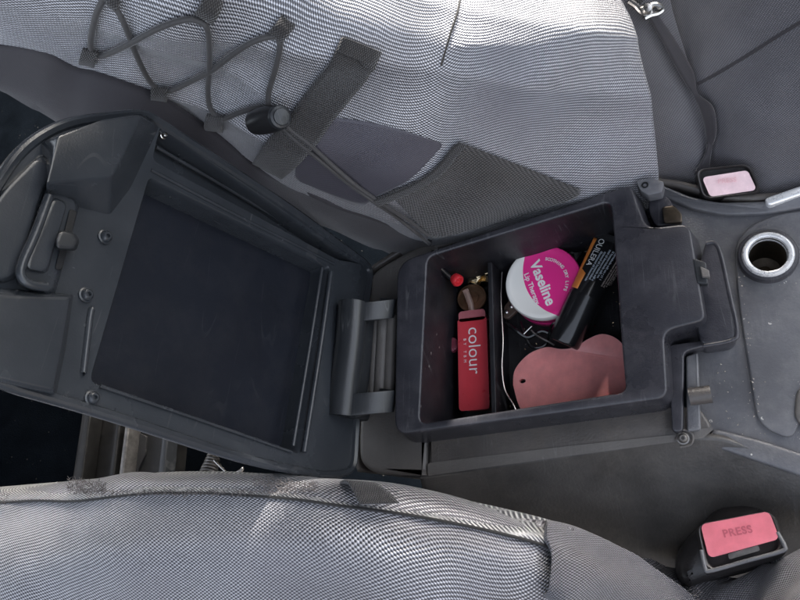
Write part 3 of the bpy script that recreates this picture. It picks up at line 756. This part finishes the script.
# unseen panel added to block the sun, edge cut to light the backrest top
def up_to(p, z): return p+_sdir*((z-p.z)/_sdir.z)
RZ = 62
edge_px = [(-150,-60),(60,-50),(200,5),(270,28),(345,54),(440,70),(540,84),(585,60),(598,0),(600,-60),(590,-200)]
re_ = [up_to(on(bvA, x, y) if on(bvA, x, y).z != 6 else at(x, y, 10), RZ) for x, y in edge_px]
re_ = [p+Vector((0, 110 if i < 2 else 0, 0)) for i, p in enumerate(re_)]
rp = [Vector((-120, re_[0].y, RZ))]+re_+[Vector((re_[-1].x, 190, RZ)), Vector((120,190,RZ)), Vector((120,70,RZ)), Vector((30,64,RZ)), Vector((30,-2,RZ)), Vector((-120,-2,RZ))]
rmesh = loft('sun_blocker', [rp, [p+Vector((0,0,3)) for p in rp]], M['bin'], None, bevel=.6); tag(rmesh, kind='structure')
# smooth grey gusset beside the backrest and the flat cushion
rows = [P3([(584,-60,3.2),(594,0,2.6),(624,95,.4),(655,168,-2.2),(675,215,-4.8)]),
        P3([(630,-70,3.6),(640,0,2.2),(668,90,.2),(690,150,-1.6),(700,215,-4)]),
        P3([(660,-80,3.6),(672,10,1.6),(702,100,-.6),(708,160,-2.2),(712,215,-4)])]
gus, bvG = patch('gusset', rows, 60, 16, M['grey_cloth'], seat, disp=lambda p, u, v: .2*noise.noise(p*.3))
rows = [P3([(640,-120,2.8),(652,-20,1.6),(674,60,-.3),(690,110,-1.4),(690,165,-3.2),(692,240,-5.4)]),
        P3([(740,-130,4.2),(745,-20,3.0),(748,60,1.2),(752,120,.0),(752,170,-2.0),(756,240,-4.6)]),
        P3([(870,-140,5),(870,-30,4),(870,55,2.4),(870,115,.8),(870,165,-1.4),(870,240,-4.4)])]
cush, bvC = patch('cushion_cover', rows, 80, 50, M['grey_cloth'], seat, disp=lambda p, u, v: .35*noise.noise(p*.25)+.10*noise.noise(p*.8))
allb = [bvA, bvG, bvC]
# seam on the cushion, and on the backrest
def seam(name, px, mat, r=.07, lift=.0, parent=seat, n=60): return tube(name, [on(allb, x, y, lift) for x, y in px], r, mat, parent, n=n, k=8)
seam('seam', [(698,84),(720,72),(750,54),(775,38),(800,23),(840,0)], M['hem'], .09)
seam('seam', [(463,-20),(458,10),(450,35),(441,66)], M['strap'], .05)
def rib2(name, a, b, mat, lift=.12, n=60, **kw):
    A = [on(allb, x, y, lift) for x, y in a]; B = [on(allb, x, y, lift) for x, y in b]
    return ribbon(name, A, B, mat, seat, n=n, **kw)
# strap with buckle clip on the cushion
def rib(name, a, b, mat, lift=.12, n=60, m=6, thick=.12):
    a = smoothline([Vector((x, y, 0)) for x, y in a], n); b = smoothline([Vector((x, y, 0)) for x, y in b], n); vs = []; uv = []; l = 0
    for i in range(n):
        row = []
        for j in range(m):
            q = a[i].lerp(b[i], j/(m-1)); row.append(on(allb, q.x, q.y, lift))
        if i: l += (row[m//2]-prev[m//2]).length
        ww = 0
        for j in range(m):
            if j: ww += (row[j]-row[j-1]).length
            vs.append(row[j]); uv.append((l, ww))
        prev = row
    fs = [(i*m+j, (i+1)*m+j, (i+1)*m+j+1, i*m+j+1) for i in range(n-1) for j in range(m-1)]
    o = mesh(name, vs, fs, mat, seat, uvs=uv, sharp=180, recalc=False)
    me = o.data; p = me.polygons[len(me.polygons)//2]
    if p.normal.dot(CAM*S-(me.vertices[p.vertices[0]].co+root_loc(seat))) < 0: me.flip_normals()
    md = o.modifiers.new('thickness', 'SOLIDIFY'); md.thickness = thick*S; md.offset = 0
    return o
rib2('webbing_strap', [(646,16),(662,45),(679,78),(692,98),(706,113),(710,130),(703,152),(694,172)], [(653,12),(672,40),(690,72),(702,92),(716,106),(720,130),(714,152),(706,172)], M['hem'], .3, m=5)
rib('webbing_strap', [(628,-4),(638,6)], [(634,-8),(644,2)], M['strap'], .2, n=8, m=4)
clipc = [(630,4),(640,12),(650,14),(658,10)]
tube('metal_clip', [on(allb, x, y, .3) for x, y in ((629,3),(636,8),(642,14),(648,9),(655,7),(661,11),(657,15),(650,17),(644,20))], .14, M['metal'], seat, n=50)
lathe('clip_post', on(allb, 646, 12, .3), Vector((.2,-.3,1)), [(.3,-.1),(.3,.15),(.2,.3),(.02,.32)], M['metal'], seat, n=20)
# hem band along the bottom of the backrest
top = [(-60,38),(0,44),(45,52),(75,66),(100,72),(135,84),(165,97),(205,123),(240,152),(265,172),(310,193),(370,217),(432,240)]
topz = [17.3,15.6,14.3,13.4,12.6,11.3,10.2,8.5,7,6,4.2,1.9,-1.5]
bot = [(-60,70),(0,78),(40,102),(75,128),(100,150),(150,170),(190,190),(230,200),(262,205),(300,214),(345,230),(385,248),(425,262)]
A = [on(bvA, x, y, .05) for x, y in top]; B = [at(x, y, z-(3.2 if k < 6 else 3.2+(k-5)*.75)) for k, ((x, y), z) in enumerate(zip(bot, topz))]
Mid = [a.lerp(b, .5)+Vector((0,-1.5,.3))*(1 if k < 6 else .6) for k, (a, b) in enumerate(zip(A, B))]
patch('hem_band', [A, Mid, B], 90, 14, M['hem'], seat, thick=.2, disp=lambda p, u, v: .18*noise.noise(p*.35))
# smooth grey-violet panel
gp = [[(255,158),(262,162),(285,120),(320,118)],]
rib('smooth_panel', [(296,176),(300,150),(325,120),(345,118),(380,124),(410,132),(441,143)], [(300,180),(322,190),(345,200),(362,204),(376,196),(410,178),(441,146)], M['smoothp'], .06, n=50, m=24, thick=.05)
# wide webbing strap
rib('webbing_strap', [(341,37),(330,60),(318,75),(303,95),(287,118),(268,140),(255,160)], [(378,52),(366,75),(350,96),(330,122),(318,140),(300,160),(284,175)], M['strap'], .16, n=50, m=10, thick=.22)
rib('webbing_tip', [(341.5,36),(336,50)], [(379,51),(372,66)], M['strap'], .30, n=10, m=8, thick=.12)
# mesh pocket
rib('mesh_pocket', [(388,190),(405,184),(425,174),(440,163),(452,148),(462,142)], [(432,236),(455,232),(500,220),(540,208),(575,196),(580,188)], M['mesh'], .14, n=60, m=40, thick=.04)
rib('pocket_mesh_side', [(462,142),(470,145),(490,152),(515,163),(545,178),(578,192)], [(462,143),(475,160),(500,180),(530,195),(560,200),(578,194)], M['mesh'], .13, n=40, m=12, thick=.04) if False else None
rib('pocket_binding', [(374,196),(395,188),(420,176),(437,162),(450,146),(458,140)], [(378,202),(400,193),(426,181),(444,168),(457,152),(466,143)], M['strap'], .26, n=50, m=5)
# elastic cord (two strands zigzag) through loops
def cord(px, r=.125, n=160, lift=.25): return tube('elastic_cord', [on(allb, x, y, lift) for x, y in px], r, M['cord'], seat, n=n, k=10)
cord([(107,-6),(98,12),(92,35),(94,46),(105,51),(130,40),(160,25),(185,16),(200,18),(208,28),(210,60),(210,90),(214,108),(226,116),(242,110),(262,104),(276,110)])
cord([(107,-6),(118,4),(128,22),(138,50),(150,76),(160,85),(172,86),(190,78),(213,65),(235,48),(255,38),(275,34),(281,42),(278,62),(271,88),(270,102)])
cord([(276,112),(288,128),(300,140),(325,160),(350,180),(375,198),(398,214),(418,230),(430,240)], .10)
cord([(279,110),(292,126),(310,141),(336,164),(360,184),(388,203),(410,217),(428,232)], .10)
def loopt(a, b, wd, nm='cord_loop'):
    a = Vector((*a,0)); b = Vector((*b,0)); d = (b-a).normalized(); s_ = Vector((-d.y, d.x, 0))*wd
    return ribbon(nm, [on(allb, *(a+s_).xy, .3), on(allb, *((a+b)/2+s_).xy, .4), on(allb, *(b+s_).xy, .15)], [on(allb, *(a-s_).xy, .3), on(allb, *((a+b)/2-s_).xy, .4), on(allb, *(b-s_).xy, .15)], M['strap'], seat, n=12, m=5, thick=.15)
for a, b, wd in (((92,44),(88,62),8), ((160,82),(160,98),8), ((218,112),(216,128),9), ((276,34),(288,20),9), ((204,14),(214,-4),10), ((120,-6),(112,4),6)): loopt(a, b, wd)
# cord lock
cl0 = on(allb, 262, 114, .7); cl1 = on(allb, 284, 106, .9)
lk = tube('cord_lock', [cl0, cl0.lerp(cl1,.5), cl1], lambda t: .50+.1*math.sin(t*3.1), M['black'], seat, n=10, k=20)
lathe('lock_button', cl1+(CAM-cl1).normalized()*.15, (CAM-cl1).normalized()+(cl1-cl0).normalized()*.8, [(.52,-.5),(.52,0),(.46,.12),(.36,.16),(.34,.25),(.02,.3)], M['hinge'], lk, n=30)

# ================================================================== near seat
ns = empty('car_seat', at(300,560,-2), 'silver woven cover on the near seat, its piped edge running under the console', 'car seat')
rows = [P3([(-60,520,-4),(100,505,-4),(220,500,-4),(340,505,-4),(450,520,-4),(540,548,-4),(560,560,-4),(578,600,-5)]),
        P3([(-60,500,3.2),(60,487,3.4),(140,480,3.4),(240,480,3.4),(330,487,3.2),(440,502,2.6),(535,524,1.6),(572,540,1.4)]),
        P3([(-60,530,5.0),(60,520,5.2),(140,512,5.2),(240,513,5.2),(330,518,5.0),(440,530,4.3),(530,550,3.2),(566,566,2.4)]),
        P3([(-60,590,5.6),(60,585,5.9),(140,580,5.8),(240,578,5.6),(330,576,5.2),(440,582,4.2),(525,598,2.9),(560,612,2.2)]),
        P3([(-60,720,3.8),(60,720,3.8),(140,720,3.5),(240,720,3.0),(330,720,2.2),(440,720,1.0),(520,720,-.5),(552,720,-1.2)])]
def wr2(p, u, v): return noise.noise(p*.11)*1.1+noise.noise(p*.3)*.2
near, bvN = patch('cushion_cover', rows, 150, 70, M['silver_near'], ns, disp=wr2)
NB = [bvN]
edge = [(-30,492),(30,487),(75,484),(140,477),(200,476),(240,478),(290,482),(340,489),(400,497),(450,506),(500,517),(545,529),(585,545)]
ez = [3.6]*7+[3.4,3.1,2.8,2.3,1.8,1.1]
EA = [at(x, y-0, z) for (x, y), z in zip(edge, ez)]
def onz(x, y, lift, z):
    p = on(NB, x, y, lift); return p if p.z < 5.99 or p.z > 6.01 else at(x, y, z)
EB = [onz(x+2 if x < 600 else x-8, y+(14 if x < 75 else 17 if x < 600 else 10), .12, z+.3) for (x, y), z in zip(edge, ez)]
EM = [a.lerp(b, .5)+Vector((0,0,.35)) for a, b in zip(EA, EB)]
E0 = [p+Vector((.2,.3,-1.2)) for p in EA]
patch('piping', [E0, EA, EM, EB], 160, 12, M['piping'], ns, thick=.1)
tube('seam', [p+Vector((0,-.05,.0)) for p in EB], .07, M['strap'], ns, n=120)
# black loop over the piping
a_ = [(338,484),(350,492),(360,505),(363,511)]; b_2 = [(362,486),(376,494),(392,503),(400,510)]
ribbon('piping_loop', [on(NB, x, y, .62) if y > 490 else at(x, y, 4.0) for x, y in a_], [on(NB, x, y, .62) if y > 490 else at(x, y, 4.0) for x, y in b_2], M['strap'], ns, n=20, m=8, thick=.12)
# frayed joins of the piping
rf = random.Random(3)
def fray(x0, x1, y0, y1, n, spread=4, r=.016):
    vs = []; fs = []
    for i in range(n):
        t = rf.random(); x = x0+(x1-x0)*t; y = y0+(y1-y0)*t+rf.uniform(-spread, spread)
        p = on(NB, x, y, .25); q = p+Vector((rf.uniform(-.2,.2), rf.uniform(-.16,.16), rf.uniform(0,.1)))
        s_ = Vector((rf.uniform(-1,1), rf.uniform(-1,1), 0)).normalized()*r
        k = len(vs); vs += [p-s_, p+s_, q+s_*.4, q-s_*.4]; fs.append((k, k+1, k+2, k+3))
    mesh('frayed_threads', vs, fs, M['thread'], ns, smooth=False, solid=.02)
fray(78, 300, 494, 494, 420, 2); fray(70, 110, 488, 490, 260, 5); fray(255, 320, 484, 492, 300, 4); fray(-10, 12, 505, 502, 100)
# folded silver cloth around the buckle, its slope shade painted as darker weave
M['silver_shaded'] = fabric('shaded silver weave', (.022,.021,.025), (.26,.25,.28), .17, .12, rough=.5, bump=.9, dirt=.3, rot=.3)
rows = [P3([(546,519,1.6),(600,537,.6),(645,565,-1.4),(690,592,-3.0),(720,640,-4)]),
        P3([(548,532,2.9),(596,549,1.8),(634,577,.1),(668,606,-1.6),(690,660,-3)]),
        P3([(552,556,3.1),(582,572,2.7),(612,598,1.2),(636,625,-.2),(655,680,-1.5)]),
        P3([(548,590,3.3),(566,608,2.9),(585,635,1.7),(600,660,.4),(610,700,-1)]),
        P3([(540,595,2.0),(556,615,1.4),(572,640,.4),(585,665,-.8),(592,700,-2)])]
patch('folded_cloth', rows, 80, 40, M['silver_shaded'], ns, disp=lambda p, u, v: .22*noise.noise(p*.5)+.10*math.sin(v*14+u*5)*(1-v))
rows = [P3([(640,560,-6),(676,566,-6.2),(700,578,-5.6),(755,572,-5),(800,548,-4),(860,530,-4)]),
        P3([(640,590,-4),(676,590,-4.6),(704,592,-4.4),(752,582,-3.6),(792,560,-2.2),(850,540,-2)]),
        P3([(650,660,-2),(680,650,-2.6),(710,650,-2.6),(750,640,-2),(800,610,0),(860,600,0)])]
patch('folded_cloth', rows, 80, 40, M['silver_shaded'], ns, disp=lambda p, u, v: .4*noise.noise(p*.5)+.12*math.sin(u*30+v*9))

# ================================================================== buckles
def buckle(name, corners, z, ztilt, label, depth, writing):
    P = [at(x, y, z+dz) for (x, y), dz in zip(corners, ztilt)]
    n = (P[1]-P[0]).cross(P[3]-P[0]).normalized()
    if n.z < 0: n = -n
    c = sum(P, O)/4
    e = empty(name, c-n*2, label, 'seat belt buckle', 'seat belt buckles')
    body_t = rpoly(P, .45, 6, 2)
    def ins(L, d, h): return [c+(p-c)*(1-d)+n*h for p in L]
    L = [ins(body_t, -.05, -depth), ins(body_t, -.10, -depth*.5), ins(body_t, -.02, -.25), ins(body_t, .0, -.06), ins(body_t, .03, .0), ins(body_t, .07, -.02), ins(body_t, .10, -.12), ins(body_t, .11, -.45)]
    L = [[p for p in l] for l in L]
    loft('housing', L, M['buckle'], e, cap0=True, cap1=True, sharp=50)
    return e, P, n, c
# near buckle: face corners
cn = [(696,524),(772,510),(786,550),(706,572)]
e, P, n, c = buckle('seat_belt_buckle', cn, -2.2, (0,0,.3,.3), 'black seat belt buckle with a pink red button lettered PRESS, beside the near seat', 2.6, True)
def bp(s, t, h): a = P[0].lerp(P[1], s); b = P[3].lerp(P[2], s); return a.lerp(b, t)+n*h
btn = [bp(.09,.08,.05), bp(.93,.08,.05), bp(.94,.66,.05), bp(.10,.70,.05)]
slab('button', rpoly(btn, .15, 5, 2), n*-.6, M['press'], e, edge=.1)
bx = (P[1]-P[0]).normalized(); by = n.cross(bx); bc = bp(.5,.34,.058)
lettering('lettering', [place(text2d('PRESS', .44, .012, 1.1), 0, 0, 0)], lambda x, y: bc+bx*x+by*y, M['pressdark'], e)
slab('tongue_plate', rpoly([bp(.32,.76,-.1), bp(.70,.74,-.1), bp(.70,.84,-.1), bp(.32,.86,-.1)], .05, 3, 1), n*-.2, M['dullmetal'], e, edge=.02)
tube('glare_lip', [bp(.0,.55,-.02), bp(.0,.92,.0), bp(.06,1.0,.0), bp(.5,1.0,.02), bp(.94,1.0,.0), bp(1.0,.9,.0), bp(.97,.55,-.02)], .09, M['bezel'], e, n=50, k=10)  # lighter grey lip paints the glare along the bottom rim
# its stalk and side
side_px = [(704,522),(716,508),(748,502),(770,510),(786,550),(780,566),(706,584),(690,592),(676,582),(673,560),(684,540)]
ringed('buckle_sleeve', rpoly([at(x, y, -4.2) for x, y in side_px], .6, 5, 2), 5, M['buckle'], e, edge=.8)
# far buckle
cf = [(695,169),(750,163),(762,192),(703,199)]
e, P, n, c = buckle('seat_belt_buckle', cf, -1.6, (.2,.2,-.2,-.2), 'black seat belt buckle with a pink button paled by painted glare, beside the far seat', 2.6, True)
btn = [bp(.12,.34,-.05), bp(.88,.28,-.05), bp(.90,.86,-.05), bp(.16,.90,-.05)]
M['presspale'] = simple('pale lettering', (.80,.50,.53), .4)
M['press2'] = simple('glare pale button', (.90,.66,.68), .25, coat=.5)  # glare on the button painted in as paler pink
slab('button', rpoly(btn, .12, 5, 2), n*-.5, M['press2'], e, edge=.08)
bx = (P[1]-P[0]).normalized(); by = n.cross(bx); bc = bp(.5,.5,.037)
lettering('lettering', [place(text2d('PRESS', .32, .004, 1.05), 0, 0, 0)], lambda x, y: bc+bx*x+by*y, M['presspale'], e)

# ================================================================== seat rail and spring seen under the lid
rl = empty('seat_rail', at(130,445,-18), 'grey metal seat rail on the dark floor below the open lid', 'seat rail')
def bar(name, px, z, h, mat, e=.15): return ringed(name, rpoly([at(x, y, z) for x, y in px], .15, 3, 2), h, mat, rl, edge=e)
bar('rail_channel', [(84,400),(170,400),(158,520),(66,520)], -18.5, 3, M['railm'])
bar('rail_flange', [(86,400),(92,400),(76,520),(66,520)], -16.8, 1.6, M['railm'])
bar('rail_flange', [(118,405),(122,405),(108,520),(103,520)], -16.8, 1.6, M['railm'])
bar('rail_flange', [(127,405),(131,405),(118,520),(113,520)], -16.8, 1.6, M['dullmetal'])
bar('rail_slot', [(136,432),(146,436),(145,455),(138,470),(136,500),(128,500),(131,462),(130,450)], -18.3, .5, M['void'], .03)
bar('rail_flange', [(163,420),(169,420),(160,520),(153,520)], -17.2, 1.4, M['hinge'])
sprg = empty('spring_hook', at(212,466,-12), 'small dark metal spring with a bent hook below the lid edge', 'spring')
s0, s1 = at(214,456,-11), at(207,478,-12)
pts = []
for i in range(120):
    t = i/119; c = s0.lerp(s1, t); a = t*2*math.pi*7
    pts.append(c+(Vector((1,0,0))*math.cos(a)+Vector((0,.4,.9))*math.sin(a))*(.42+.25*t))
tube('coil', pts, .11, M['dullmetal'], sprg, smoothpts=False, k=8)
tube('hook', [at(214,460,-11), at(222,468,-11), at(230,474,-11), at(238,472,-11), at(243,468,-11), at(241,473,-11)], .09, M['metal'], sprg, n=30)
